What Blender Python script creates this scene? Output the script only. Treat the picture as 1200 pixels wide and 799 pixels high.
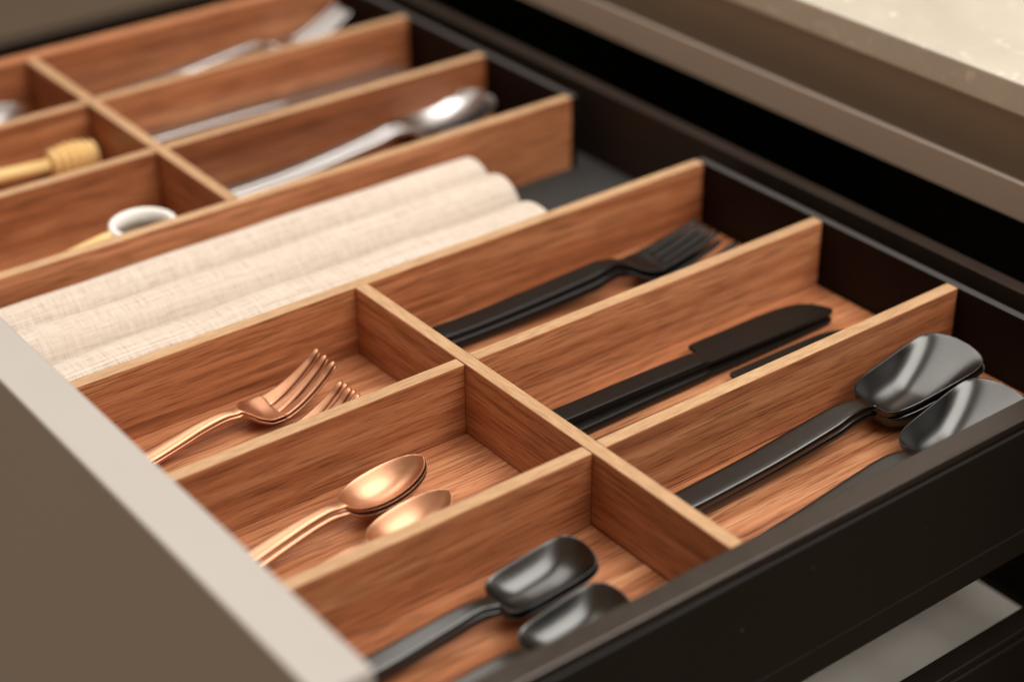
import bpy, bmesh, math, random
from mathutils import Vector, Matrix
random.seed(7)

for o in list(bpy.data.objects):
    bpy.data.objects.remove(o)
scene = bpy.context.scene
COL = scene.collection

# ------------------------------------------------------------------ camera
cam_data = bpy.data.cameras.new('camera')
cam_data.sensor_width = 36.0
cam_data.lens = 36.0 * 2131.15 / 1200.0
cam_data.clip_start = 0.02
cam_data.clip_end = 50.0
cam_data.dof.use_dof = True
cam_data.dof.focus_distance = 0.765
cam_data.dof.aperture_fstop = 3.9
cam = bpy.data.objects.new('camera', cam_data)
cam.location = (-0.38408, -0.45212, 0.40295)
cam.rotation_euler = (math.radians(59.2985), math.radians(0.3382), math.radians(-37.5046))
COL.objects.link(cam)
scene.camera = cam

# ------------------------------------------------------------------ world and lamps (a kitchen lit by warm ceiling lamps)
world = bpy.data.worlds.new('World')
scene.world = world
world.use_nodes = True
bg = world.node_tree.nodes['Background']
bg.inputs[0].default_value = (1.0, 0.68, 0.42, 1)
bg.inputs[1].default_value = 0.35


def area_lamp(name, loc, target, sx, sy, power, color):
    d = bpy.data.lights.new(name, 'AREA')
    d.shape = 'RECTANGLE'
    d.size = sx
    d.size_y = sy
    d.energy = power
    d.color = color
    o = bpy.data.objects.new(name, d)
    o.location = loc
    v = Vector(target) - Vector(loc)
    o.rotation_euler = v.to_track_quat('-Z', 'Y').to_euler()
    COL.objects.link(o)
    return o


area_lamp('ceiling_lamp', (0.50, -0.85, 1.70), (0.05, 0.15, 0.0), 1.5, 1.5, 48.0, (1.0, 0.985, 0.95))
area_lamp('ceiling_lamp_rear', (-0.15, 1.20, 1.80), (0.0, 0.2, 0.0), 1.5, 1.4, 26.0, (1.0, 0.975, 0.935))
area_lamp('counter_lamp', (0.68, 0.45, 0.72), (0.50, 0.40, 0.05), 0.06, 1.2, 0.9, (1.0, 0.92, 0.82))

vs = scene.view_settings
vs.view_transform = 'Standard'
vs.look = 'None'
vs.exposure = 0.08
vs.gamma = 1.0
vs.use_curve_mapping = False
scene.render.engine = 'CYCLES'


# ------------------------------------------------------------------ materials
def new_mat(name):
    m = bpy.data.materials.new(name)
    m.use_nodes = True
    nt = m.node_tree
    return m, nt, nt.nodes['Principled BSDF']


def node(nt, kind, **kw):
    n = nt.nodes.new(kind)
    for k, v in kw.items():
        setattr(n, k, v)
    return n


def math_node(nt, op, a, b):
    n = node(nt, 'ShaderNodeMath', operation=op)
    for i, v in enumerate((a, b)):
        if isinstance(v, (int, float)):
            n.inputs[i].default_value = v
        else:
            nt.links.new(v, n.inputs[i])
    return n.outputs[0]


def ramp(nt, fac, stops):
    r = node(nt, 'ShaderNodeValToRGB')
    els = r.color_ramp.elements
    while len(els) < len(stops):
        els.new(0.5)
    for e, (p, c) in zip(els, stops):
        e.position = p
        e.color = (c[0], c[1], c[2], 1)
    nt.links.new(fac, r.inputs[0])
    return r.outputs[0]


def noise(nt, vec, scale, detail=4.0, rough=0.55, dist=0.0):
    n = node(nt, 'ShaderNodeTexNoise')
    n.inputs['Scale'].default_value = scale
    n.inputs['Detail'].default_value = detail
    n.inputs['Roughness'].default_value = rough
    n.inputs['Distortion'].default_value = dist
    nt.links.new(vec, n.inputs['Vector'])
    return n.outputs['Fac']


def scaled(nt, vec, s):
    n = node(nt, 'ShaderNodeVectorMath', operation='MULTIPLY')
    nt.links.new(vec, n.inputs[0])
    n.inputs[1].default_value = s
    return n.outputs[0]


def mixcol(nt, fac, a, b, mode='MIX'):
    n = node(nt, 'ShaderNodeMix', data_type='RGBA', blend_type=mode)
    if isinstance(fac, (int, float)):
        n.inputs[0].default_value = fac
    else:
        nt.links.new(fac, n.inputs[0])
    for i, v in ((6, a), (7, b)):
        if isinstance(v, tuple):
            n.inputs[i].default_value = (v[0], v[1], v[2], 1)
        else:
            nt.links.new(v, n.inputs[i])
    return n.outputs[2]


def bump(nt, bsdf, height, strength, dist):
    b = node(nt, 'ShaderNodeBump')
    b.inputs['Strength'].default_value = strength
    b.inputs['Distance'].default_value = dist
    nt.links.new(height, b.inputs['Height'])
    nt.links.new(b.outputs[0], bsdf.inputs['Normal'])


def object_vector(nt):
    """object coordinates pushed by a random amount for each board, so that no two boards share grain"""
    tc = node(nt, 'ShaderNodeTexCoord')
    oi = node(nt, 'ShaderNodeObjectInfo')
    comb = node(nt, 'ShaderNodeCombineXYZ')
    nt.links.new(math_node(nt, 'MULTIPLY', oi.outputs['Random'], 31.7), comb.inputs[0])
    nt.links.new(math_node(nt, 'MULTIPLY', oi.outputs['Random'], 17.3), comb.inputs[1])
    nt.links.new(math_node(nt, 'MULTIPLY', oi.outputs['Random'], 23.9), comb.inputs[2])
    add = node(nt, 'ShaderNodeVectorMath', operation='ADD')
    nt.links.new(tc.outputs['Object'], add.inputs[0])
    nt.links.new(comb.outputs[0], add.inputs[1])
    return add.outputs[0], oi.outputs['Random']


def walnut(name, axis, dark=(0.205, 0.067, 0.026), mid=(0.405, 0.152, 0.064), light=(0.60, 0.287, 0.140), gain=1.0):
    m, nt, b = new_mat(name)
    vec, rnd = object_vector(nt)

    def st(l, a):
        s = [a, a, a]
        s[axis] = l
        return scaled(nt, vec, tuple(s))
    broad = noise(nt, st(2.2, 62.0), 1.0, 3.0, 0.5, 1.4)
    mid_n = noise(nt, st(8.0, 250.0), 1.0, 4.0, 0.62, 0.6)
    pores = noise(nt, st(42.0, 1150.0), 1.0, 2.0, 0.6, 0.2)
    patch = noise(nt, st(3.0, 9.0), 1.0, 2.0, 0.5, 0.0)
    v = math_node(nt, 'ADD', math_node(nt, 'MULTIPLY', broad, 0.62), math_node(nt, 'MULTIPLY', mid_n, 0.38))
    col = ramp(nt, v, [(0.33, dark), (0.49, mid), (0.69, light)])
    line = ramp(nt, pores, [(0.38, (0.42, 0.36, 0.32)), (0.50, (1, 1, 1))])
    col = mixcol(nt, 0.75, col, line, 'MULTIPLY')
    tint = ramp(nt, patch, [(0.3, (0.86, 0.84, 0.82)), (0.7, (1.1, 1.08, 1.05))])
    col = mixcol(nt, 1.0, col, tint, 'MULTIPLY')
    board = ramp(nt, rnd, [(0.0, (0.80, 0.76, 0.72)), (0.5, (1.0, 1.0, 1.0)), (1.0, (1.10, 1.14, 1.18))])
    col = mixcol(nt, 1.0, col, board, 'MULTIPLY')
    nt.links.new(col, b.inputs['Base Color'])
    rr = ramp(nt, mid_n, [(0.3, (0.36, 0.36, 0.36)), (0.7, (0.52, 0.52, 0.52))])
    nt.links.new(rr, b.inputs['Roughness'])
    b.inputs['Specular IOR Level'].default_value = 0.4
    h = math_node(nt, 'ADD', math_node(nt, 'MULTIPLY', pores, 0.7), math_node(nt, 'MULTIPLY', mid_n, 0.3))
    bump(nt, b, h, 0.35, 0.0004)
    return m


def raw_edge(name, axis):
    m, nt, b = new_mat(name)
    vec, rnd = object_vector(nt)
    s = [900.0, 900.0, 900.0]
    s[axis] = 120.0
    n1 = noise(nt, scaled(nt, vec, tuple(s)), 1.0, 3.0, 0.6)
    s2 = [30.0, 30.0, 30.0]
    s2[axis] = 9.0
    n2 = noise(nt, scaled(nt, vec, tuple(s2)), 1.0, 3.0, 0.6)
    col = ramp(nt, n1, [(0.3, (0.38, 0.22, 0.11)), (0.55, (0.49, 0.305, 0.162)), (0.75, (0.56, 0.37, 0.21))])
    col = mixcol(nt, 0.8, col, ramp(nt, n2, [(0.35, (0.82, 0.77, 0.72)), (0.65, (1, 1, 1))]), 'MULTIPLY')
    nt.links.new(col, b.inputs['Base Color'])
    b.inputs['Roughness'].default_value = 0.55
    bump(nt, b, n1, 0.3, 0.0003)
    return m


def metal(name, color, rough, rough_var=0.08, tint=0.12, streak=(60.0, 900.0, 900.0)):
    m, nt, b = new_mat(name)
    vec, rnd = object_vector(nt)
    n1 = noise(nt, scaled(nt, vec, streak), 1.0, 3.0, 0.6)
    n2 = noise(nt, vec, 130.0, 4.0, 0.6)
    lo = tuple(c * (1 - tint) for c in color)
    hi = tuple(min(1, c * (1 + tint)) for c in color)
    nt.links.new(ramp(nt, n2, [(0.3, lo), (0.7, hi)]), b.inputs['Base Color'])
    mixv = math_node(nt, 'ADD', math_node(nt, 'MULTIPLY', n1, 0.5), math_node(nt, 'MULTIPLY', n2, 0.5))
    rr = ramp(nt, mixv, [(0.3, (rough - rough_var,) * 3), (0.7, (rough + rough_var,) * 3)])
    nt.links.new(rr, b.inputs['Roughness'])
    b.inputs['Metallic'].default_value = 1.0
    bump(nt, b, n1, 0.02, 0.0001)
    return m


def painted(name, color, rough, grain=0.08, scale=400.0, spec=0.5, bump_s=0.05):
    m, nt, b = new_mat(name)
    tc = node(nt, 'ShaderNodeTexCoord')
    n1 = noise(nt, tc.outputs['Object'], scale, 4.0, 0.6)
    n2 = noise(nt, tc.outputs['Object'], 12.0, 4.0, 0.6)
    lo = tuple(c * (1 - grain) for c in color)
    hi = tuple(c * (1 + grain) for c in color)
    col = ramp(nt, math_node(nt, 'ADD', math_node(nt, 'MULTIPLY', n1, 0.5), math_node(nt, 'MULTIPLY', n2, 0.5)), [(0.35, lo), (0.65, hi)])
    nt.links.new(col, b.inputs['Base Color'])
    rr = ramp(nt, n2, [(0.3, (rough * 0.88,) * 3), (0.7, (rough * 1.12,) * 3)])
    nt.links.new(rr, b.inputs['Roughness'])
    b.inputs['Specular IOR Level'].default_value = spec
    bump(nt, b, n1, bump_s, 0.0004)
    return m


def linen(name):
    m, nt, b = new_mat(name)
    tc = node(nt, 'ShaderNodeTexCoord')
    oi = node(nt, 'ShaderNodeObjectInfo')
    uv = tc.outputs['UV']
    comb = node(nt, 'ShaderNodeVectorMath', operation='ADD')
    nt.links.new(uv, comb.inputs[0])
    off = node(nt, 'ShaderNodeCombineXYZ')
    nt.links.new(math_node(nt, 'MULTIPLY', oi.outputs['Random'], 13.0), off.inputs[0])
    nt.links.new(math_node(nt, 'MULTIPLY', oi.outputs['Random'], 7.0), off.inputs[1])
    nt.links.new(off.outputs[0], comb.inputs[1])
    v = comb.outputs[0]
    warp = noise(nt, scaled(nt, v, (110, 1500, 1)), 1.0, 2.0, 0.5)
    weft = noise(nt, scaled(nt, v, (1500, 110, 1)), 1.0, 2.0, 0.5)
    slub = noise(nt, scaled(nt, v, (10, 620, 1)), 1.0, 3.0, 0.6)
    slub2 = noise(nt, scaled(nt, v, (620, 30, 1)), 1.0, 3.0, 0.6)
    w = math_node(nt, 'ADD', math_node(nt, 'MULTIPLY', warp, 0.5), math_node(nt, 'MULTIPLY', weft, 0.5))
    s = math_node(nt, 'ADD', math_node(nt, 'MULTIPLY', slub, 0.62), math_node(nt, 'MULTIPLY', slub2, 0.38))
    tot = math_node(nt, 'ADD', math_node(nt, 'MULTIPLY', w, 0.5), math_node(nt, 'MULTIPLY', s, 0.5))
    sep = node(nt, 'ShaderNodeSeparateXYZ')
    nt.links.new(uv, sep.inputs[0])
    wave = math_node(nt, 'SINE', math_node(nt, 'MULTIPLY', sep.outputs[1], 2 * math.pi / 0.0019), 0.0)
    band = noise(nt, scaled(nt, v, (2.0, 95.0, 1)), 1.0, 1.0, 0.5)
    band = ramp(nt, band, [(0.50, (0, 0, 0)), (0.62, (1, 1, 1))])
    tot = math_node(nt, 'ADD', tot, math_node(nt, 'MULTIPLY', math_node(nt, 'MULTIPLY', wave, band), 0.055))
    col = ramp(nt, tot, [(0.36, (0.36, 0.275, 0.21)), (0.47, (0.55, 0.47, 0.395)), (0.62, (0.66, 0.59, 0.515))])
    nt.links.new(col, b.inputs['Base Color'])
    b.inputs['Roughness'].default_value = 0.95
    b.inputs['Specular IOR Level'].default_value = 0.1
    b.inputs['Sheen Weight'].default_value = 0.2
    bump(nt, b, tot, 0.7, 0.0009)
    return m


def quartz(name):
    m, nt, b = new_mat(name)
    tc = node(nt, 'ShaderNodeTexCoord')
    o = tc.outputs['Object']
    fine = noise(nt, o, 900.0, 3.0, 0.6)
    cloud = noise(nt, o, 14.0, 4.0, 0.6, 1.2)
    vein = noise(nt, scaled(nt, o, (1.0, 0.5, 1.0)), 95.0, 3.0, 0.55, 2.0)
    base = ramp(nt, cloud, [(0.3, (0.45, 0.41, 0.345)), (0.7, (0.53, 0.49, 0.415))])
    base = mixcol(nt, 0.25, base, ramp(nt, fine, [(0.35, (0.80, 0.78, 0.74)), (0.6, (1, 1, 1))]), 'MULTIPLY')
    mask = ramp(nt, vein, [(0.61, (0, 0, 0)), (0.69, (1, 1, 1))])
    col = mixcol(nt, math_node(nt, 'MULTIPLY', mask, 0.35), base, (0.86, 0.82, 0.74))
    nt.links.new(col, b.inputs['Base Color'])
    b.inputs['Roughness'].default_value = 0.32
    return m


def felt(name, color):
    m, nt, b = new_mat(name)
    tc = node(nt, 'ShaderNodeTexCoord')
    n1 = noise(nt, tc.outputs['Object'], 1600.0, 3.0, 0.7)
    lo = tuple(c * 0.6 for c in color)
    hi = tuple(c * 1.4 for c in color)
    nt.links.new(ramp(nt, n1, [(0.3, lo), (0.7, hi)]), b.inputs['Base Color'])
    b.inputs['Roughness'].default_value = 0.8
    bump(nt, b, n1, 0.5, 0.0006)
    return m


MAT = {
    'walnut_x': walnut('walnut_grain_along_depth', 0),
    'walnut_y': walnut('walnut_grain_along_width', 1),
    'edge_x': raw_edge('pale_edge_along_depth', 0),
    'edge_y': raw_edge('pale_edge_along_width', 1),
    'copper': metal('brushed_copper', (0.55, 0.285, 0.168), 0.43, 0.05, 0.07, streak=(30.0, 500.0, 500.0)),
    'black_metal': metal('brushed_black_steel', (0.076, 0.075, 0.073), 0.29, 0.015, 0.04, streak=(20.0, 160.0, 160.0)),
    'black_matte': painted('black_coating', (0.0070, 0.0056, 0.0047), 0.36, 0.15, 700.0, 0.22, 0.015),
    'steel': metal('polished_steel', (0.47, 0.46, 0.455), 0.32, 0.02, 0.03, streak=(20.0, 150.0, 150.0)),
    'panel': painted('taupe_lacquer', (0.385, 0.36, 0.335), 0.42, 0.03, 900.0, 0.5, 0.04),
    'lip': painted('taupe_aluminium', (0.36, 0.30, 0.25), 0.40, 0.04, 900.0, 0.5, 0.03),
    'rail': painted('black_anodised_metal', (0.008, 0.0055, 0.004), 0.40, 0.15, 1200.0, 0.15, 0.03),
    'cap': metal('dark_anodised_cap', (0.085, 0.075, 0.069), 0.32, 0.03, 0.06, streak=(20.0, 200.0, 200.0)),
    'dark_wood': painted('black_brown_stain', (0.007, 0.0025, 0.0015), 0.50, 0.3, 300.0, 0.15, 0.05),
    'brown_wood': painted('dark_brown_board', (0.020, 0.012, 0.008), 0.50, 0.2, 300.0, 0.3, 0.05),
    'grey_edge': painted('grey_metal_edge', (0.050, 0.047, 0.047), 0.45, 0.1, 300.0, 0.4, 0.03),
    'felt': felt('charcoal_mat', (0.026, 0.0245, 0.023)),
    'linen': linen('oatmeal_linen'),
    'quartz': quartz('cream_quartz'),
    'interior': painted('black_green_carcass', (0.012, 0.014, 0.011), 0.6, 0.2, 60.0, 0.3, 0.03),
    'floor': painted('taupe_floor', (0.20, 0.17, 0.14), 0.6, 0.08, 30.0, 0.3, 0.05),
    'honey_wood': None,
    'mesh_grey': painted('grey_mesh', (0.26, 0.20, 0.15), 0.6, 0.1, 900.0, 0.3, 0.2),
    'white_enamel': painted('white_enamel', (0.88, 0.87, 0.83), 0.30, 0.02, 60.0, 0.5, 0.02),
    'white_plastic': painted('white_plastic', (0.82, 0.76, 0.67), 0.45, 0.02, 200.0, 0.5, 0.02),
}


def honey():
    m, nt, b = new_mat('pale_beech')
    vec, rnd = object_vector(nt)
    n1 = noise(nt, scaled(nt, vec, (20.0, 350.0, 350.0)), 1.0, 4.0, 0.6)
    nt.links.new(ramp(nt, n1, [(0.3, (0.68, 0.42, 0.14)), (0.65, (0.84, 0.60, 0.27))]), b.inputs['Base Color'])
    b.inputs['Roughness'].default_value = 0.5
    return m


MAT['honey_wood'] = honey()


def add_dust(m):
    nt = m.node_tree
    b = nt.nodes['Principled BSDF']
    src = b.inputs['Base Color'].links[0].from_socket
    tc = node(nt, 'ShaderNodeTexCoord')
    v = node(nt, 'ShaderNodeTexVoronoi')
    v.inputs['Scale'].default_value = 75.0
    nt.links.new(tc.outputs['Object'], v.inputs['Vector'])
    near = ramp(nt, v.outputs['Distance'], [(0.035, (1, 1, 1)), (0.06, (0, 0, 0))])
    some = noise(nt, tc.outputs['Object'], 31.0, 2.0)
    pick = ramp(nt, some, [(0.55, (0, 0, 0)), (0.62, (1, 1, 1))])
    k = math_node(nt, 'MULTIPLY', math_node(nt, 'MULTIPLY', near, pick), 0.10)
    nt.links.new(mixcol(nt, k, src, (0.7, 0.62, 0.5)), b.inputs['Base Color'])


add_dust(MAT['rail'])


# ------------------------------------------------------------------ object helpers
def empty(name, loc, label, cat, group=None, rz=0.0):
    o = bpy.data.objects.new(name, None)
    o.empty_display_size = 0.01
    COL.objects.link(o)
    o.location = loc
    o.rotation_euler = (0, 0, rz)
    o['label'] = label
    o['category'] = cat
    if group:
        o['group'] = group
    return o


def link_mesh(name, me, parent=None, loc=None):
    o = bpy.data.objects.new(name, me)
    COL.objects.link(o)
    if loc is not None:
        o.location = loc
    if parent is not None:
        o.parent = parent
    return o


def box(name, lo, hi, mat, parent=None, edge=None, edge_faces=('top',), bevel=0.0005, seg=2):
    """bevelled board between two world corners; faces named in edge_faces take the edge material"""
    lo, hi = Vector(lo), Vector(hi)
    c = (lo + hi) / 2
    h = (hi - lo) / 2
    bm = bmesh.new()
    bmesh.ops.create_cube(bm, size=2.0)
    for v in bm.verts:
        v.co = Vector((v.co.x * h.x, v.co.y * h.y, v.co.z * h.z))
    if bevel:
        bmesh.ops.bevel(bm, geom=list(bm.edges), offset=min(bevel, min(h) * 0.6), segments=seg, profile=0.5, affect='EDGES')
    bm.normal_update()
    me = bpy.data.meshes.new(name)
    want = {'top': (0, 0, 1), 'right': (1, 0, 0), 'near': (0, -1, 0)}
    if edge:
        for f in bm.faces:
            for k in edge_faces:
                if f.normal.dot(Vector(want[k])) > 0.6:
                    f.material_index = 1
    bm.to_mesh(me)
    bm.free()
    me.materials.append(MAT[mat])
    if edge:
        me.materials.append(MAT[edge])
    base = parent.location if parent is not None else Vector((0, 0, 0))
    return link_mesh(name, me, parent, c - base)


def extrude_profile(name, pts, axis, a, b, mat, parent=None, smooth=False, bevel=0.0):
    """closed 2D outline swept along an axis; axis 'x': pts are (y, z); axis 'y': pts are (x, z)"""
    bm = bmesh.new()

    def mk(p, t):
        return (t, p[0], p[1]) if axis == 'x' else (p[0], t, p[1])
    va = [bm.verts.new(mk(p, a)) for p in pts]
    vb = [bm.verts.new(mk(p, b)) for p in pts]
    n = len(pts)
    for i in range(n):
        bm.faces.new((va[i], va[(i + 1) % n], vb[(i + 1) % n], vb[i]))
    bm.faces.new(va)
    bm.faces.new(vb[::-1])
    bmesh.ops.recalc_face_normals(bm, faces=list(bm.faces))
    if bevel:
        bmesh.ops.bevel(bm, geom=[e for e in bm.edges if e.calc_face_angle(0) > 0.4], offset=bevel, segments=2, profile=0.5, affect='EDGES')
    me = bpy.data.meshes.new(name)
    bm.to_mesh(me)
    bm.free()
    me.materials.append(MAT[mat])
    if smooth:
        for p in me.polygons:
            p.use_smooth = True
    base = parent.location if parent is not None else Vector((0, 0, 0))
    return link_mesh(name, me, parent, -base)


def ring_of(sec, nw=14):
    """closed cross-section: sec = (x, y, z of the trough's middle, half width, thickness, rim rise, rim power, edge power)"""
    x, y, z, w, t, cup, pw, pe = sec
    us = [-math.cos(math.pi * j / nw) for j in range(nw + 1)]
    ring = []
    for u in us:
        e = max(0.0, 1 - abs(u) ** pe) ** 0.5
        ring.append((x, y + w * u, z + cup * abs(u) ** pw + t / 2 * e))
    for u in us[-2:0:-1]:
        e = max(0.0, 1 - abs(u) ** pe) ** 0.5
        ring.append((x, y + w * u, z + cup * abs(u) ** pw - t / 2 * e))
    return ring


def loft_parts(secs, splits, names, mat, parent, nw=14, zf=None):
    """one smooth surface through the sections, cut into parts at the given section numbers with shared normals"""
    rings = [ring_of(s, nw) for s in secs]
    n = len(rings[0])
    verts = [v for r in rings for v in r]
    if zf:
        verts = [(a, b, c + zf(a, b)) for a, b, c in verts]
    faces = []
    owner = []
    bounds = [0] + list(splits) + [len(rings) - 1]

    def part_of(i):
        for k in range(len(bounds) - 1):
            if bounds[k] <= i < bounds[k + 1]:
                return k
        return len(bounds) - 2
    for i in range(len(rings) - 1):
        for j in range(n):
            faces.append((i * n + j, i * n + (j + 1) % n, (i + 1) * n + (j + 1) % n, (i + 1) * n + j))
            owner.append(part_of(i))
    faces.append(tuple(range(n))[::-1])
    owner.append(0)
    last = (len(rings) - 1) * n
    faces.append(tuple(range(last, last + n)))
    owner.append(len(names) - 1)
    whole = bpy.data.meshes.new('whole')
    whole.from_pydata(verts, [], faces)
    bm = bmesh.new()
    bm.from_mesh(whole)
    bmesh.ops.recalc_face_normals(bm, faces=list(bm.faces))
    bm.to_mesh(whole)
    bm.free()
    normals = [Vector(v.vector) for v in whole.vertex_normals]
    polys = [tuple(p.vertices) for p in whole.polygons]
    out = []
    for k, nm in enumerate(names):
        used = {}
        pv, pf, pn = [], [], []
        for fi, f in enumerate(polys):
            if owner[fi] != k:
                continue
            g = []
            for vi in f:
                if vi not in used:
                    used[vi] = len(pv)
                    pv.append(verts[vi])
                    pn.append(normals[vi])
                g.append(used[vi])
            pf.append(g)
        me = bpy.data.meshes.new(nm)
        me.from_pydata(pv, [], pf)
        for p in me.polygons:
            p.use_smooth = True
        me.normals_split_custom_set_from_vertices(pn)
        me.materials.append(MAT[mat])
        out.append(link_mesh(nm, me, parent))
    bpy.data.meshes.remove(whole)
    return out


def curve(pts, n):
    """smooth samples through rows of numbers (first column rises)"""
    res = []
    m = len(pts)
    for i in range(m - 1):
        p1, p2 = pts[i], pts[i + 1]
        p0 = pts[i - 1] if i > 0 else p1
        p3 = pts[i + 2] if i + 2 < m else p2
        k = n if i < m - 2 else n + 1
        for q in range(k):
            t = q / n
            row = []
            for a, b, c, d, xa, xb, xc, xd in zip(p0, p1, p2, p3, [p0[0]] * 9, [p1[0]] * 9, [p2[0]] * 9, [p3[0]] * 9):
                h = xc - xb
                m1 = (c - a) / (xc - xa) * h if xc != xa else 0
                m2 = (d - b) / (xd - xb) * h if xd != xb else 0
                if (b - a) * (c - b) <= 0:
                    m1 = 0 if a != b else m1 * 0
                if (c - b) * (d - c) <= 0:
                    m2 = 0
                t2, t3 = t * t, t * t * t
                row.append((2 * t3 - 3 * t2 + 1) * b + (t3 - 2 * t2 + t) * m1 + (-2 * t3 + 3 * t2) * c + (t3 - t2) * m2)
            row[0] = p1[0] + (p2[0] - p1[0]) * t
            res.append(row)
    return res


def make_spoon(root, mat, length, bowl, W, depth, neck_w, handle, rim, shape, taper=0.0, wall=2.0, thick=0.0016, handle_pe=6, ramp_at=0.0):
    """spoon along +x, tip at x = 0; handle rows are (x, z, half width, thickness) from the end to the neck"""
    secs = []
    rows = curve(handle, 7)
    for r in rows[:-1]:
        secs.append((r[0], 0, r[1], r[2], r[3], 0.0, 2.0, handle_pe))
    cut = len(secs)
    N = 30
    zn = handle[-1][1]
    tn = handle[-1][3]
    for i in range(N + 1):
        s = 0.5 - 0.5 * math.cos(math.pi * i / N)
        s = min(s, 0.9995)
        if shape == 'oval':
            w = W * max(0.0, 1 - abs(2 * s ** 0.92 - 1) ** 2.15) ** 0.5
        else:
            w = W * max(0.0, 1 - abs(2 * s - 1) ** 5.5) ** (1 / 3.6)
        w *= 1 + taper * (s - 0.5)
        nk = neck_w * max(0.0, 1 - s / 0.25)
        w = (w ** 3 + nk ** 3) ** (1 / 3)
        w = max(w, 0.0004)
        if shape == 'oval':
            d = depth * max(0.0, 1 - abs(2 * s - 1) ** 2.6)
        else:
            if ramp_at:
                u = (s - ramp_at) / (1 - ramp_at) if s > ramp_at else (ramp_at - s) / ramp_at
                d = depth * max(0.0, 1 - u ** (1.35 if s > ramp_at else 5.0))
            else:
                d = depth * max(0.0, 1 - abs(2 * s - 1) ** 3.6)
        rz = rim[0] + (rim[1] - rim[0]) * s + rim[2] * 4 * s * (1 - s)
        k = min(1.0, s / 0.12)
        rz = zn * (1 - k) + rz * k
        t = tn * (1 - k) + thick * k
        secs.append((-bowl + bowl * s, 0, rz - d, w, t, d, wall, 6))
    return loft_parts(secs, [cut], ['handle', 'bowl'], mat, root)


def make_fork(root, mat, handle, head, tines, n_t, tine_w, pitch, t_taper=0.42, pe=6):
    """head rows: (x, z, half width, thickness, rim rise) from neck to tine roots; tines rows: (x, z, thickness)"""
    secs = []
    for r in curve(handle, 7)[:-1]:
        secs.append((r[0], 0, r[1], r[2], r[3], 0.0, 2.0, pe))
    cut = len(secs)
    for r in curve(head, 6):
        secs.append((r[0], 0, r[1], r[2], r[3], r[4], 2.0, 6))
    parts = loft_parts(secs, [cut], ['handle', 'head'], mat, root)
    for k in range(n_t):
        yo = (k - (n_t - 1) / 2) * pitch
        ts = []
        rows = curve(tines, 6)
        x0, x1 = rows[0][0], rows[-1][0]
        hw, cup = head[-1][2], head[-1][4]

        def zf(x, y):
            f = min(1.0, max(0.0, (x - x0) / (x1 - x0)))
            return cup * min(1.2, abs(y) / hw) ** 2 * (1 - f)
        for r in rows:
            f = (r[0] - x0) / (x1 - x0)
            w = tine_w * (1 - t_taper * f ** 1.3)
            if f > 0.95:
                w *= 1 - 0.5 * (f - 0.95) / 0.05
            ts.append((r[0], yo * (1 - 0.04 * f), r[1], w, r[2], 0.0, 2.0, 10))
        loft_parts(ts, [], ['tine'], mat, root, nw=8, zf=zf)
    return parts


def copy_thing(src, loc, rz, label, tilt=0.0):
    r = src.copy()
    COL.objects.link(r)
    r.location = loc
    r.rotation_euler = (0, tilt, rz)
    r['label'] = label
    for ch in list(src.children):
        c = ch.copy()
        COL.objects.link(c)
        c.parent = r
        for g in ch.children:
            d = g.copy()
            COL.objects.link(d)
            d.parent = c
    return r


# ------------------------------------------------------------------ dimensions (metres; z = 0 is the top of the dividers)
T = 0.0065
FZ = -0.0353            # top of the tray floors
BZ = -0.0440            # top of the drawer bottom
XL, XR = -0.160, 0.2160
YN = -0.0785            # inside of the near drawer side
Y = [0.0, 0.085, 0.170, 0.2785, 0.3590, 0.4395, 0.5209]

# ------------------------------------------------------------------ the setting
fl = box('floor', (-4, -3, -0.93), (4, 5, -0.86), 'floor', None, bevel=0)
fl['kind'] = 'structure'

# ------------------------------------------------------------------ cabinet and worktop
cab = empty('kitchen_cabinet', (0.27, -0.16, -0.86), 'taupe base cabinet with a dark open drawer bay under the cream worktop', 'cabinet')
lip = [(0.2700, 0.0128), (0.2700, 0.0306), (0.2706, 0.0312), (0.2720, 0.0312), (0.2726, 0.0306), (0.2726, 0.0200), (0.2750, 0.0170),
       (0.2900, 0.0170), (0.2922, 0.0182), (0.2930, 0.0210), (0.2930, 0.0620), (0.2960, 0.0620), (0.2960, 0.0128)]
extrude_profile('finger_channel', lip, 'y', -0.16, 1.10, 'lip', cab)
box('side_panel', (0.272, -0.178, -0.86), (0.85, -0.160, 0.0120), 'interior', cab)
box('side_panel', (0.272, 0.585, -0.86), (0.85, 0.603, 0.0120), 'interior', cab)
box('back_panel', (0.850, -0.178, -0.86), (0.862, 1.10, 0.060), 'interior', cab)
box('top_panel', (0.2975, -0.160, 0.0440), (0.849, 1.10, 0.0600), 'interior', cab)
top = box('countertop', (0.2700, -0.45, 0.0628), (0.90, 1.40, 0.0786), 'quartz', None, bevel=0.0012, seg=3)
top['label'] = 'cream flecked quartz worktop above the open drawer'
top['category'] = 'countertop'

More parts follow.
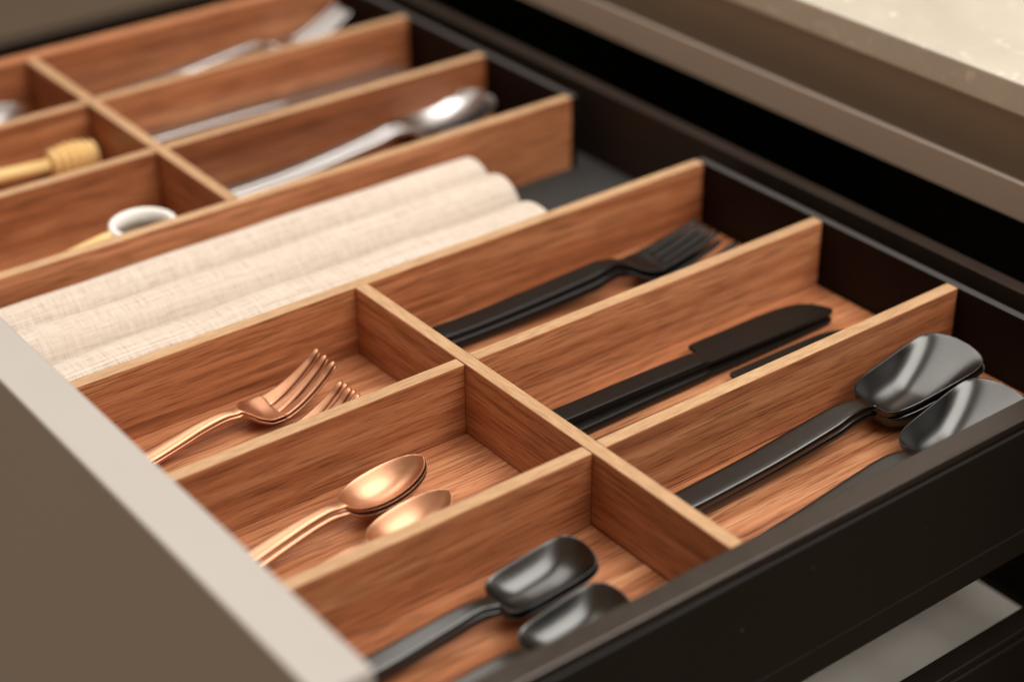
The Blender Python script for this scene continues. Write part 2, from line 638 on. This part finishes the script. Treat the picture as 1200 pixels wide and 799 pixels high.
# ------------------------------------------------------------------ the open drawer
dr = empty('drawer', (-0.16, YN, -0.075), 'open cutlery drawer with taupe front and black metal sides', 'drawer')
box('front_panel', (-0.1838, -0.0930, -0.2600), (-0.1632, 0.5930, 0.0400), 'panel', dr, bevel=0.0012, seg=3)
cap = [(YN, -0.0036), (YN, 0.0), (YN - 0.0098, 0.0), (YN - 0.0104, -0.0006), (YN - 0.0104, -0.0036)]
side = [(YN, -0.0038), (YN - 0.0088, -0.0038), (YN - 0.0088, -0.0066),
        (YN - 0.0100, -0.0074), (YN - 0.0100, -0.0610), (YN - 0.0105, -0.0614), (YN - 0.0105, -0.0740), (YN - 0.0098, -0.0752), (YN, -0.0752)]
sw = extrude_profile('side_wall', side, 'x', -0.1625, 0.2600, 'rail', dr, bevel=0.0003)
far = [(0.5510, -0.0038), (0.5636, -0.0038), (0.5640, -0.0752), (0.5510, -0.0752)]
fw = extrude_profile('side_wall', far, 'x', -0.1625, 0.2600, 'rail', dr, bevel=0.0004)


def rail_cap(pts, wall, dz=0.0):
    o = extrude_profile('rail_cap', [(a, b + dz) for a, b in pts], 'x', -0.1624, 0.2599, 'cap', None, bevel=0.0003)
    o.parent = wall
    o.location = (0, 0, 0)
    return o


rail_cap(cap, sw)
rail_cap([(0.5508, -0.0036), (0.5508, 0.0), (0.5640, 0.0), (0.5646, -0.0006), (0.5646, -0.0036)], fw)
box('back_wall', (0.2350, YN + 0.0004, -0.0520), (0.2430, 0.5506, -0.0002), 'brown_wood', dr)
box('bottom_panel', (-0.1625, YN + 0.0004, -0.0560), (0.2346, 0.5506, BZ), 'felt', dr, bevel=0)

# ------------------------------------------------------------------ drawer below, pulled out less far
lo = empty('lower_drawer', (-0.12, YN, -0.30), 'lower drawer with black side standing open beneath the cutlery drawer', 'drawer')
side2 = [(p[0], p[1] - 0.1215) for p in side[:3]] + [(YN - 0.0100, -0.1290), (YN - 0.0100, -0.30), (YN, -0.30)]
lw = extrude_profile('side_wall', side2, 'x', -0.1625, 0.2600, 'rail', lo, bevel=0.0003)
lc = rail_cap(cap, lw, -0.1215)
lc.data.materials[0] = MAT['rail']
extrude_profile('side_wall', [(0.551, -0.1215), (0.5614, -0.1215), (0.5614, -0.30), (0.551, -0.30)], 'x', -0.1625, 0.26, 'rail', lo)
box('back_wall', (0.2410, YN + 0.0004, -0.290), (0.2480, 0.5506, -0.1700), 'dark_wood', lo)
box('bottom_panel', (-0.1625, YN + 0.0004, -0.296), (0.2406, 0.5506, -0.288), 'felt', lo, bevel=0)
box('front_panel', (-0.1838, -0.0930, -0.4600), (-0.1632, 0.5930, -0.2640), 'panel', lo, bevel=0.0012, seg=3)


def white_bin():
    r = empty('storage_tray', (0.0, 0.0, -0.287), 'white plastic tray lying in the lower drawer', 'tray')
    xs = [(-0.155, -0.168)]
    x = -0.155
    prof = []
    n = 120
    for i in range(n + 1):
        x = -0.155 + (0.238 + 0.155) * i / n
        ph = (x - 0.238) / 0.062
        z = -0.1665 - 0.006 * (0.5 - 0.5 * math.cos(2 * math.pi * ph)) ** 2
        prof.append((x, z))
    pts = prof + [(0.238, -0.2865), (-0.155, -0.2865)]
    extrude_profile('body', pts, 'y', YN + 0.004, 0.545, 'white_plastic', r, smooth=False)
    return r


white_bin()


# ------------------------------------------------------------------ two walnut cutlery trays
def board_x(name, x0, x1, y, parent, z0=FZ, t=T):
    return box(name, (x0, y, z0), (x1, y + t, random.uniform(-0.0004, 0.0)), 'walnut_x', parent, 'edge_x', ('top',), 0.0006)


def board_y(name, x, y0, y1, parent, t=T):
    return box(name, (x, y0, FZ), (x + t, y1, 0.0), 'walnut_y', parent, 'edge_y', ('top',), 0.0006)


ta = empty('cutlery_tray', (0.03, 0.045, BZ + 0.0002), 'walnut cutlery tray of six bays holding the copper and black cutlery', 'cutlery tray', 'walnut drawer trays')
board_x('divider', XL, XR, Y[2], ta, BZ + 0.0002)
for k in (0, 1):
    board_x('divider', XL, -0.0001, Y[k], ta)
    board_x('divider', T + 0.0001, XR, Y[k], ta)
board_y('cross_divider', 0.0, YN + 0.0003, Y[2] - 0.0001, ta)
box('tray_floor', (XL, YN + 0.0003, BZ + 0.0002), (XR, Y[2] - 0.0001, FZ - 0.0001), 'walnut_x', ta, bevel=0.0002)
box('back_strip', (XR + 0.0004, YN + 0.0004, BZ + 0.0002), (XR + 0.0046, Y[2] + T - 0.0005, -0.0003), 'dark_wood', ta, 'grey_edge', ('top',), 0.0004)

tb = empty('cutlery_tray', (0.03, 0.40, BZ + 0.0002), 'walnut cutlery tray behind the linen napkins holding steel and wooden utensils', 'cutlery tray', 'walnut drawer trays')
XB = -0.0012
board_x('divider', XL, XR, Y[3], tb, BZ + 0.0002)
for k in (4, 5):
    board_x('divider', XL, XB - 0.0001, Y[k], tb)
    board_x('divider', XB + T + 0.0001, XR, Y[k], tb)
box('divider', (XL, Y[6], BZ + 0.0002), (XR, Y[6] + 0.011, 0.0), 'walnut_x', tb, bevel=0.0006)
board_y('cross_divider', XB, Y[3] + T + 0.0001, Y[6] - 0.0001, tb)
box('tray_floor', (XL, Y[3] + T + 0.0001, BZ + 0.0002), (XR, Y[6] - 0.0001, FZ - 0.0001), 'walnut_x', tb, bevel=0.0002)
box('back_strip', (XR + 0.0004, Y[3] + 0.0005, BZ + 0.0002), (XR + 0.0046, Y[6] + 0.011, -0.0003), 'dark_wood', tb, 'grey_edge', ('top',), 0.0004)


# ------------------------------------------------------------------ linen napkins in the gap between the trays
def napkin(y0, y1, x_end, ztop, seed, label):
    r = random.Random(seed)
    yc, hw = (y0 + y1) / 2, (y1 - y0) / 2
    o = empty('napkin', (0, yc, BZ), label, 'napkin', 'rolled linen napkins')
    xs = []
    x = -0.158
    while x < x_end - 0.006:
        xs.append(x)
        x += 0.004
    for q in range(9):
        xs.append(x_end - 0.006 * (1 - math.sin(q / 8 * math.pi / 2)))
    ph = [r.uniform(0, 6.28) for _ in range(6)]
    n = 44
    verts, faces, uvs = [], [], []
    H = ztop - BZ
    length = 2 * (hw + H)
    for x in xs:
        e = max(0.0, (x - (x_end - 0.006)) / 0.006)
        sh = 1.0 - 0.22 * e ** 3
        wob = 0.0005 * math.sin(x * 21 + ph[0]) + 0.0003 * math.sin(x * 77 + ph[1])
        hh = H * (0.5 + 0.5 * sh) + 0.0005 * math.sin(x * 17 + ph[2]) + 0.0003 * math.sin(x * 80 + ph[3])
        for j in range(n + 1):
            a = math.pi * (1.16 - 1.32 * j / n)
            ca, sa = math.cos(a), math.sin(a)
            py = math.copysign(abs(ca) ** 0.95, ca)
            pz = math.copysign(abs(sa) ** 0.88, sa)
            dip = 0.0011 * math.exp(-((j / n - 0.72 - 0.008 * math.sin(x * 11 + ph[4])) / 0.022) ** 2)
            dip += 0.0006 * math.exp(-((j / n - 0.78 - 0.008 * math.sin(x * 13 + ph[5])) / 0.016) ** 2)
            zz = hh * 0.40 + hh * 0.60 * pz - dip * 1.2
            verts.append((x, (hw + 0.0005) * py * (1 - 0.10 * e ** 3) + wob * 0.7, max(0.0004, zz)))
            uvs.append((x, j / n * 0.075))
    m = n + 1
    for i in range(len(xs) - 1):
        for j in range(n):
            faces.append((i * m + j, (i + 1) * m + j, (i + 1) * m + j + 1, i * m + j + 1))
    last = (len(xs) - 1) * m
    faces.append(tuple(range(last, last + m))[::-1])
    me = bpy.data.meshes.new('cloth')
    me.from_pydata(verts, [], faces)
    uvl = me.uv_layers.new(name='UVMap')
    for p in me.polygons:
        p.use_smooth = True
        for li in p.loop_indices:
            uvl.data[li].uv = uvs[me.loops[li].vertex_index]
    me.materials.append(MAT['linen'])
    link_mesh('roll', me, o)
    # rolled inner layers at the open end
    sp, sf = [], []
    turns = 2.6
    k = 90
    for i in range(k + 1):
        t = i / k
        rad = 0.15 + 0.68 * t
        a = turns * 2 * math.pi * t
        for dx in (0.0, 0.0016):
            sp.append((x_end - 0.0006 + dx, hw * 0.86 * rad * math.cos(a), H * 0.45 + H * 0.42 * rad * math.sin(a)))
    for i in range(k):
        sf.append((2 * i, 2 * i + 1, 2 * i + 3, 2 * i + 2))
    ms = bpy.data.meshes.new('rolled_edge')
    ms.from_pydata(sp, [], sf)
    ms.uv_layers.new(name='UVMap')
    ms.materials.append(MAT['linen'])
    so = link_mesh('rolled_edge', ms, o)
    md = so.modifiers.new('thick', 'SOLIDIFY')
    md.thickness = 0.0012
    return o


napkin(0.1775, 0.2170, 0.1300, -0.0066, 3, 'cream linen napkin roll against the walnut wall of the copper fork bay')
napkin(0.2178, 0.2486, 0.1350, -0.0060, 5, 'middle one of the three cream linen napkin rolls')
napkin(0.2494, 0.2782, 0.1395, -0.0086, 9, 'cream linen napkin roll farthest from the copper forks, against the back tray')

# ------------------------------------------------------------------ copper cutlery
G = 'copper forks'
cf = empty('fork', (-0.0320, 0.1455, FZ), 'copper three-tined fork lying on top of the stack nearest the napkins', 'fork', G)
c_handle = [(-0.120, 0.0024, 0.0052, 0.0028), (-0.114, 0.0026, 0.0056, 0.0032), (-0.090, 0.0042, 0.0047, 0.0038), (-0.076, 0.0066, 0.0039, 0.0040), (-0.066, 0.0086, 0.0033, 0.0040),
            (-0.058, 0.0097, 0.0029, 0.0038), (-0.052, 0.0101, 0.0027, 0.0034), (-0.046, 0.0098, 0.0028, 0.0026)]
c_head = [(-0.046, 0.0098, 0.0027, 0.0026, 0.0), (-0.0430, 0.0080, 0.0055, 0.0021, 0.0014), (-0.0395, 0.0052, 0.0088, 0.0017, 0.0026),
          (-0.034, 0.0028, 0.0104, 0.0015, 0.0032), (-0.0280, 0.0032, 0.0105, 0.0015, 0.0028)]
c_tine = [(-0.0290, 0.0031, 0.0015), (-0.022, 0.0054, 0.0015), (-0.014, 0.0100, 0.0015), (-0.006, 0.0158, 0.0015), (0.0, 0.0205, 0.0012)]
make_fork(cf, 'copper', c_handle, c_head, c_tine, 3, 0.0033, 0.0070, 0.66, 2.4)
cf.location.z = FZ + 0.0018
copy_thing(cf, (-0.0316, 0.1450, FZ), -0.006, 'copper fork underneath in the stack nearest the napkins')
copy_thing(cf, (-0.0372, 0.1180, FZ + 0.0004), 0.02, 'upper copper fork half hidden by the divider, only its tines showing')
copy_thing(cf, (-0.0362, 0.1160, FZ - 0.0002), -0.02, 'lower copper fork half hidden by the divider beside the full fork stack')

G = 'copper teaspoons'
cs = empty('spoon', (-0.0412, 0.0590, FZ), 'copper teaspoon lying on top of the stack of three', 'spoon', G)
s_handle = [(-0.118, 0.0024, 0.0050, 0.0028), (-0.111, 0.0026, 0.0054, 0.0032), (-0.084, 0.0048, 0.0044, 0.0038), (-0.070, 0.0072, 0.0037, 0.0040), (-0.060, 0.0089, 0.0032, 0.0040),
            (-0.052, 0.0099, 0.0028, 0.0038), (-0.046, 0.0103, 0.0026, 0.0034), (-0.0395, 0.0100, 0.0027, 0.0024)]
make_spoon(cs, 'copper', 0.118, 0.0395, 0.0106, 0.0085, 0.0030, s_handle, (0.0100, 0.0158, -0.0012), 'oval', -0.04, 2.0, 0.0012, 2.4)
cs.location.z = FZ + 0.0032
cs.rotation_euler.z = math.radians(1.5)
copy_thing(cs, (-0.0401, 0.0587, FZ + 0.0016), math.radians(1.2), 'copper teaspoon in the middle of the stack of three')
copy_thing(cs, (-0.0406, 0.0582, FZ), math.radians(1.7), 'lowest copper teaspoon of the stack of three')
copy_thing(cs, (-0.0450, 0.0350, FZ + 0.0010), math.radians(3), 'single copper teaspoon half hidden by the divider, beside the stack of three')

# ------------------------------------------------------------------ black teaspoons in the front bay
G = 'small black spoons'
bs = empty('spoon', (-0.0285, -0.0305, FZ), 'small black square-bowled spoon on top of the front stack', 'spoon', G)
b_handle = [(-0.128, 0.0030, 0.0054, 0.0036), (-0.126, 0.0032, 0.0056, 0.0040), (-0.090, 0.0060, 0.0051, 0.0042), (-0.060, 0.0100, 0.0041, 0.0042),
            (-0.049, 0.0112, 0.0034, 0.0036), (-0.0415, 0.0106, 0.0038, 0.0028)]
make_spoon(bs, 'black_metal', 0.128, 0.0415, 0.0124, 0.0092, 0.0042, b_handle, (0.0116, 0.0185, -0.0005), 'square', 0.06, 2.8, 0.0016, 8)
bs.location.z = FZ + 0.0028
bs.rotation_euler.z = math.radians(-3)
copy_thing(bs, (-0.0282, -0.0312, FZ), math.radians(-3.4), 'small black square-bowled spoon underneath in the front stack')
copy_thing(bs, (-0.0350, -0.0585, FZ + 0.0010), math.radians(-2), 'small black spoon half hidden behind the near drawer side')

# ------------------------------------------------------------------ black forks, knives and serving spoons in the back bays
G = 'black forks'
bf = empty('fork', (0.1915, 0.1400, FZ), 'black four-tined fork on top of its stack beside the napkin bay', 'fork', G)
h = [(-0.1605, 0.0040, 0.0060, 0.0044), (-0.1600, 0.0040, 0.0063, 0.0050), (-0.120, 0.0058, 0.0062, 0.0050), (-0.075, 0.0098, 0.0060, 0.0048),
     (-0.066, 0.0110, 0.0050, 0.0044), (-0.058, 0.0108, 0.0032, 0.0040), (-0.053, 0.0095, 0.0036, 0.0032)]
hd = [(-0.053, 0.0095, 0.0036, 0.0032, 0.0), (-0.048, 0.0070, 0.0070, 0.0026, 0.0008), (-0.043, 0.0050, 0.0102, 0.0022, 0.0014),
      (-0.037, 0.0045, 0.0112, 0.0020, 0.0014), (-0.032, 0.0055, 0.0113, 0.0020, 0.0012)]
tn = [(-0.0335, 0.0052, 0.0020), (-0.026, 0.0066, 0.0020), (-0.014, 0.0098, 0.0019), (-0.006, 0.0124, 0.0018), (0.0, 0.0145, 0.0014)]
make_fork(bf, 'black_matte', h, hd, tn, 4, 0.00255, 0.0058, 0.28, 16)
bf.location.z = FZ + 0.0034
bf.rotation_euler.z = math.radians(-3.5)
copy_thing(bf, (0.1912, 0.1370, FZ), math.radians(-4.2), 'black four-tined fork underneath in the stack beside the napkin bay')
copy_thing(bf, (0.1945, 0.1130, FZ + 0.0004), math.radians(-1.5), 'black fork half hidden by the divider, only its tine tips showing')

G = 'black table knives'
kn = empty('knife', (0.1945, 0.0585, FZ), 'black table knife on top of its pair in the middle bay', 'knife', G)


def make_knife(root, mat, L, blade, hw, bw):
    hs = curve([(-L, 0.0048, hw * 0.92, 0.0042), (-L + 0.001, 0.0048, hw, 0.0046), (-L + 0.06, 0.0048, hw, 0.0046), (-blade - 0.02, 0.0046, hw, 0.0046),
                (-blade - 0.004, 0.0042, hw * 0.96, 0.0046), (-blade, 0.0040, hw * 0.94, 0.0036)], 6)
    secs = [(r[0], 0, r[1], r[2], r[3], 0.0, 2.0, 20) for r in hs]
    loft_parts(secs, [], ['handle'], mat, root)
    # blade: flat outline with a step behind the heel and a rounded tip
    out = [(-blade - 0.002, -hw * 0.9), (-blade + 0.02, -hw * 1.02), (-0.03, -hw * 1.12), (-0.010, -hw * 1.12), (-0.003, -hw * 1.06), (-0.0008, -hw * 0.92), (0.0, -hw * 0.66)]
    out += [(-0.0006, -bw * 0.12), (-0.0020, bw * 0.14), (-0.0045, bw * 0.42), (-0.0085, bw * 0.68), (-0.0140, bw * 0.86), (-0.022, bw * 0.96), (-0.035, bw), (-blade + 0.006, bw * 0.98),
            (-blade + 0.0032, bw * 0.97), (-blade + 0.0022, bw * 0.93), (-blade + 0.0016, hw * 1.02), (-blade - 0.002, hw * 0.92)]
    bm = bmesh.new()
    t = 0.0011
    vt = [bm.verts.new((x, y, 0.0040 + t)) for x, y in out]
    vb = [bm.verts.new((x, y, 0.0040 - t)) for x, y in out]
    m = len(out)
    bm.faces.new(vt)
    bm.faces.new(vb[::-1])
    for i in range(m):
        bm.faces.new((vt[i], vb[i], vb[(i + 1) % m], vt[(i + 1) % m]))
    bmesh.ops.recalc_face_normals(bm, faces=list(bm.faces))
    bmesh.ops.bevel(bm, geom=list(bm.edges), offset=0.0005, segments=2, profile=0.5, affect='EDGES', clamp_overlap=True)
    me = bpy.data.meshes.new('blade')
    bm.to_mesh(me)
    bm.free()
    me.materials.append(MAT[mat])
    link_mesh('blade', me, root)


make_knife(kn, 'black_matte', 0.183, 0.0800, 0.0054, 0.0128)
kn.location.z = FZ + 0.0026
kn.rotation_euler.z = math.radians(-0.6)
copy_thing(kn, (0.1940, 0.0582, FZ - 0.0018), math.radians(1.0), 'black table knife underneath in the pair in the middle bay')
copy_thing(kn, (0.1960, 0.0322, FZ), math.radians(-0.7), 'black table knife beside the wooden divider, only its blade showing')

G = 'black serving spoons'
sv = empty('serving_spoon', (0.1945, -0.0225, FZ), 'large black serving spoon on top of its stack beside the middle divider', 'serving spoon', G)
h = [(-0.183, 0.0032, 0.0060, 0.0042), (-0.182, 0.0032, 0.0064, 0.0046), (-0.125, 0.0058, 0.0064, 0.0046), (-0.083, 0.0106, 0.0062, 0.0044),
     (-0.071, 0.0120, 0.0050, 0.0042), (-0.063, 0.0116, 0.0040, 0.0038), (-0.0580, 0.0108, 0.0042, 0.0032)]
make_spoon(sv, 'black_metal', 0.183, 0.0580, 0.0164, 0.0140, 0.0050, h, (0.0118, 0.0205, 0.0000), 'square', 0.26, 3.4, 0.0018, 16, 0.52)
sv.location.z = FZ + 0.0040
sv.rotation_euler.z = math.radians(-1)
copy_thing(sv, (0.1960, -0.0230, FZ), math.radians(-1.6), 'large black serving spoon underneath in the stack beside the middle divider')
copy_thing(sv, (0.1850, -0.0560, FZ + 0.0006), math.radians(1.0), 'large black serving spoon beside the near black drawer side')

# ------------------------------------------------------------------ steel cutlery in the far tray
G = 'steel tablespoons'
ss = empty('spoon', (0.2050, 0.3480, FZ), 'large steel spoon lying on top, bowl against the tray back', 'spoon', G)
h = [(-0.190, 0.0030, 0.0048, 0.0026), (-0.182, 0.0034, 0.0050, 0.0028), (-0.130, 0.0046, 0.0040, 0.0032), (-0.080, 0.0100, 0.0034, 0.0036),
     (-0.066, 0.0122, 0.0030, 0.0038), (-0.060, 0.0118, 0.0032, 0.0034)]
make_spoon(ss, 'steel', 0.190, 0.0600, 0.0182, 0.0110, 0.0034, h, (0.0120, 0.0165, -0.0005), 'oval', -0.06, 2.0, 0.0016)
ss.location.z = FZ + 0.0022
copy_thing(ss, (0.2075, 0.3420, FZ), math.radians(-1.5), 'large steel spoon underneath, sticking out below the top steel spoon')
copy_thing(ss, (-0.0150, 0.5030, FZ), math.radians(1.0), 'steel spoon in the far corner bay at the left edge')

sk = empty('knife', (0.2050, 0.4310, FZ + 0.0030), 'steel table knife lying in the narrow bay behind the steel spoons', 'knife')
make_knife(sk, 'steel', 0.190, 0.0850, 0.0066, 0.0120)

sf = empty('fork', (0.2100, 0.5060, FZ), 'steel fork with tines leaning up in the farthest bay', 'fork')
h = [(-0.190, 0.0030, 0.0080, 0.0026), (-0.182, 0.0034, 0.0086, 0.0028), (-0.130, 0.0080, 0.0060, 0.0034), (-0.080, 0.0130, 0.0036, 0.0040),
     (-0.066, 0.0138, 0.0030, 0.0040), (-0.056, 0.0115, 0.0036, 0.0032)]
hd = [(-0.056, 0.0115, 0.0036, 0.0032, 0.0), (-0.050, 0.0085, 0.0080, 0.0026, 0.001), (-0.044, 0.0062, 0.0112, 0.0022, 0.0016),
      (-0.038, 0.0060, 0.0120, 0.0020, 0.0014), (-0.034, 0.0068, 0.0120, 0.0020, 0.0012)]
tn = [(-0.0355, 0.0066, 0.0020), (-0.026, 0.0095, 0.0020), (-0.014, 0.0150, 0.0019), (-0.006, 0.0195, 0.0017), (0.0, 0.0230, 0.0012)]
make_fork(sf, 'steel', h, hd, tn, 4, 0.0026, 0.0061, 0.35)


# ------------------------------------------------------------------ wooden utensils
def lathe_x(name, prof, mat, parent, n=28):
    """outline (x, radius) turned about the x axis"""
    verts, faces = [], []
    for x, r in prof:
        for j in range(n):
            a = 2 * math.pi * j / n
            verts.append((x, r * math.cos(a), r * math.sin(a)))
    for i in range(len(prof) - 1):
        for j in range(n):
            faces.append((i * n + j, (i + 1) * n + j, (i + 1) * n + (j + 1) % n, i * n + (j + 1) % n))
    faces.append(tuple(range(n)))
    last = (len(prof) - 1) * n
    faces.append(tuple(range(last, last + n))[::-1])
    me = bpy.data.meshes.new(name)
    me.from_pydata(verts, [], faces)
    bm = bmesh.new()
    bm.from_mesh(me)
    bmesh.ops.recalc_face_normals(bm, faces=list(bm.faces))
    bm.to_mesh(me)
    bm.free()
    for p in me.polygons:
        p.use_smooth = True
    me.materials.append(MAT[mat])
    return link_mesh(name, me, parent)


dp = empty('honey_dipper', (-0.0060, 0.4255, FZ + 0.0112), 'pale wooden honey dipper with a grooved head', 'honey dipper')
prof = [(-0.0285, 0.0038)]
rings_n = 6
for k in range(rings_n):
    xa = -0.028 + 0.028 * k / rings_n
    env = 0.0076 + 0.0022 * math.sin(math.pi * (k + 0.5) / rings_n)
    prof += [(xa + 0.0001, env * 0.60), (xa + 0.0004, env * 0.93), (xa + 0.0010, env), (xa + 0.0025, env), (xa + 0.0031, env * 0.93), (xa + 0.0034, env * 0.62), (xa + 0.0044, env * 0.52)]
prof.append((0.0005, 0.003))
lathe_x('head', prof, 'honey_wood', dp)
lathe_x('handle', [(-0.140, 0.002), (-0.1385, 0.0042), (-0.10, 0.0044), (-0.05, 0.0036), (-0.0287, 0.0035)], 'honey_wood', dp)
dp.rotation_euler.y = math.radians(2.6)

st = empty('strainer', (-0.0385, 0.3050, FZ + 0.0235), 'small round white strainer with a pale wooden handle', 'strainer')
verts, faces = [], []
nr = 40
prof2 = [(0.0188, -0.0045), (0.0194, 0.0), (0.0188, 0.0030), (0.0172, 0.0038), (0.0156, 0.0030), (0.0150, 0.0), (0.0152, -0.0045)]
for (r, z) in prof2:
    for j in range(nr):
        a = 2 * math.pi * j / nr
        verts.append((r * math.cos(a), r * math.sin(a), z))
m2 = len(prof2)
for i in range(m2):
    for j in range(nr):
        i2 = (i + 1) % m2
        faces.append((i * nr + j, i * nr + (j + 1) % nr, i2 * nr + (j + 1) % nr, i2 * nr + j))
me = bpy.data.meshes.new('rim')
me.from_pydata(verts, [], faces)
for p in me.polygons:
    p.use_smooth = True
me.materials.append(MAT['white_enamel'])
link_mesh('rim', me, st)
verts, faces = [], []
for i in range(9):
    th = i / 8 * math.pi / 2
    for j in range(nr):
        a = 2 * math.pi * j / nr
        r = 0.0160 * math.cos(th) + 0.0003
        verts.append((r * math.cos(a), r * math.sin(a), -0.003 - 0.0165 * math.sin(th)))
for i in range(8):
    for j in range(nr):
        faces.append((i * nr + j, i * nr + (j + 1) % nr, (i + 1) * nr + (j + 1) % nr, (i + 1) * nr + j))
me = bpy.data.meshes.new('basket')
me.from_pydata(verts, [], faces)
for p in me.polygons:
    p.use_smooth = True
me.materials.append(MAT['mesh_grey'])
bk = link_mesh('basket', me, st)
md = bk.modifiers.new('thick', 'SOLIDIFY')
md.thickness = 0.0006
secs = []
for r in curve([(-0.120, -0.0190, 0.0060, 0.0070), (-0.117, -0.0188, 0.0078, 0.0080), (-0.080, -0.0150, 0.0080, 0.0085), (-0.050, -0.0085, 0.0066, 0.0080),
                (-0.030, -0.0030, 0.0048, 0.0064), (-0.0185, -0.0005, 0.0036, 0.0050)], 7):
    secs.append((r[0], 0, r[1], r[2], r[3], 0.0, 2.0, 3))
hnd = loft_parts(secs, [], ['handle'], 'honey_wood', st)[0]
st.rotation_euler.z = math.radians(-6)
st.scale = (0.9, 0.9, 1.0)
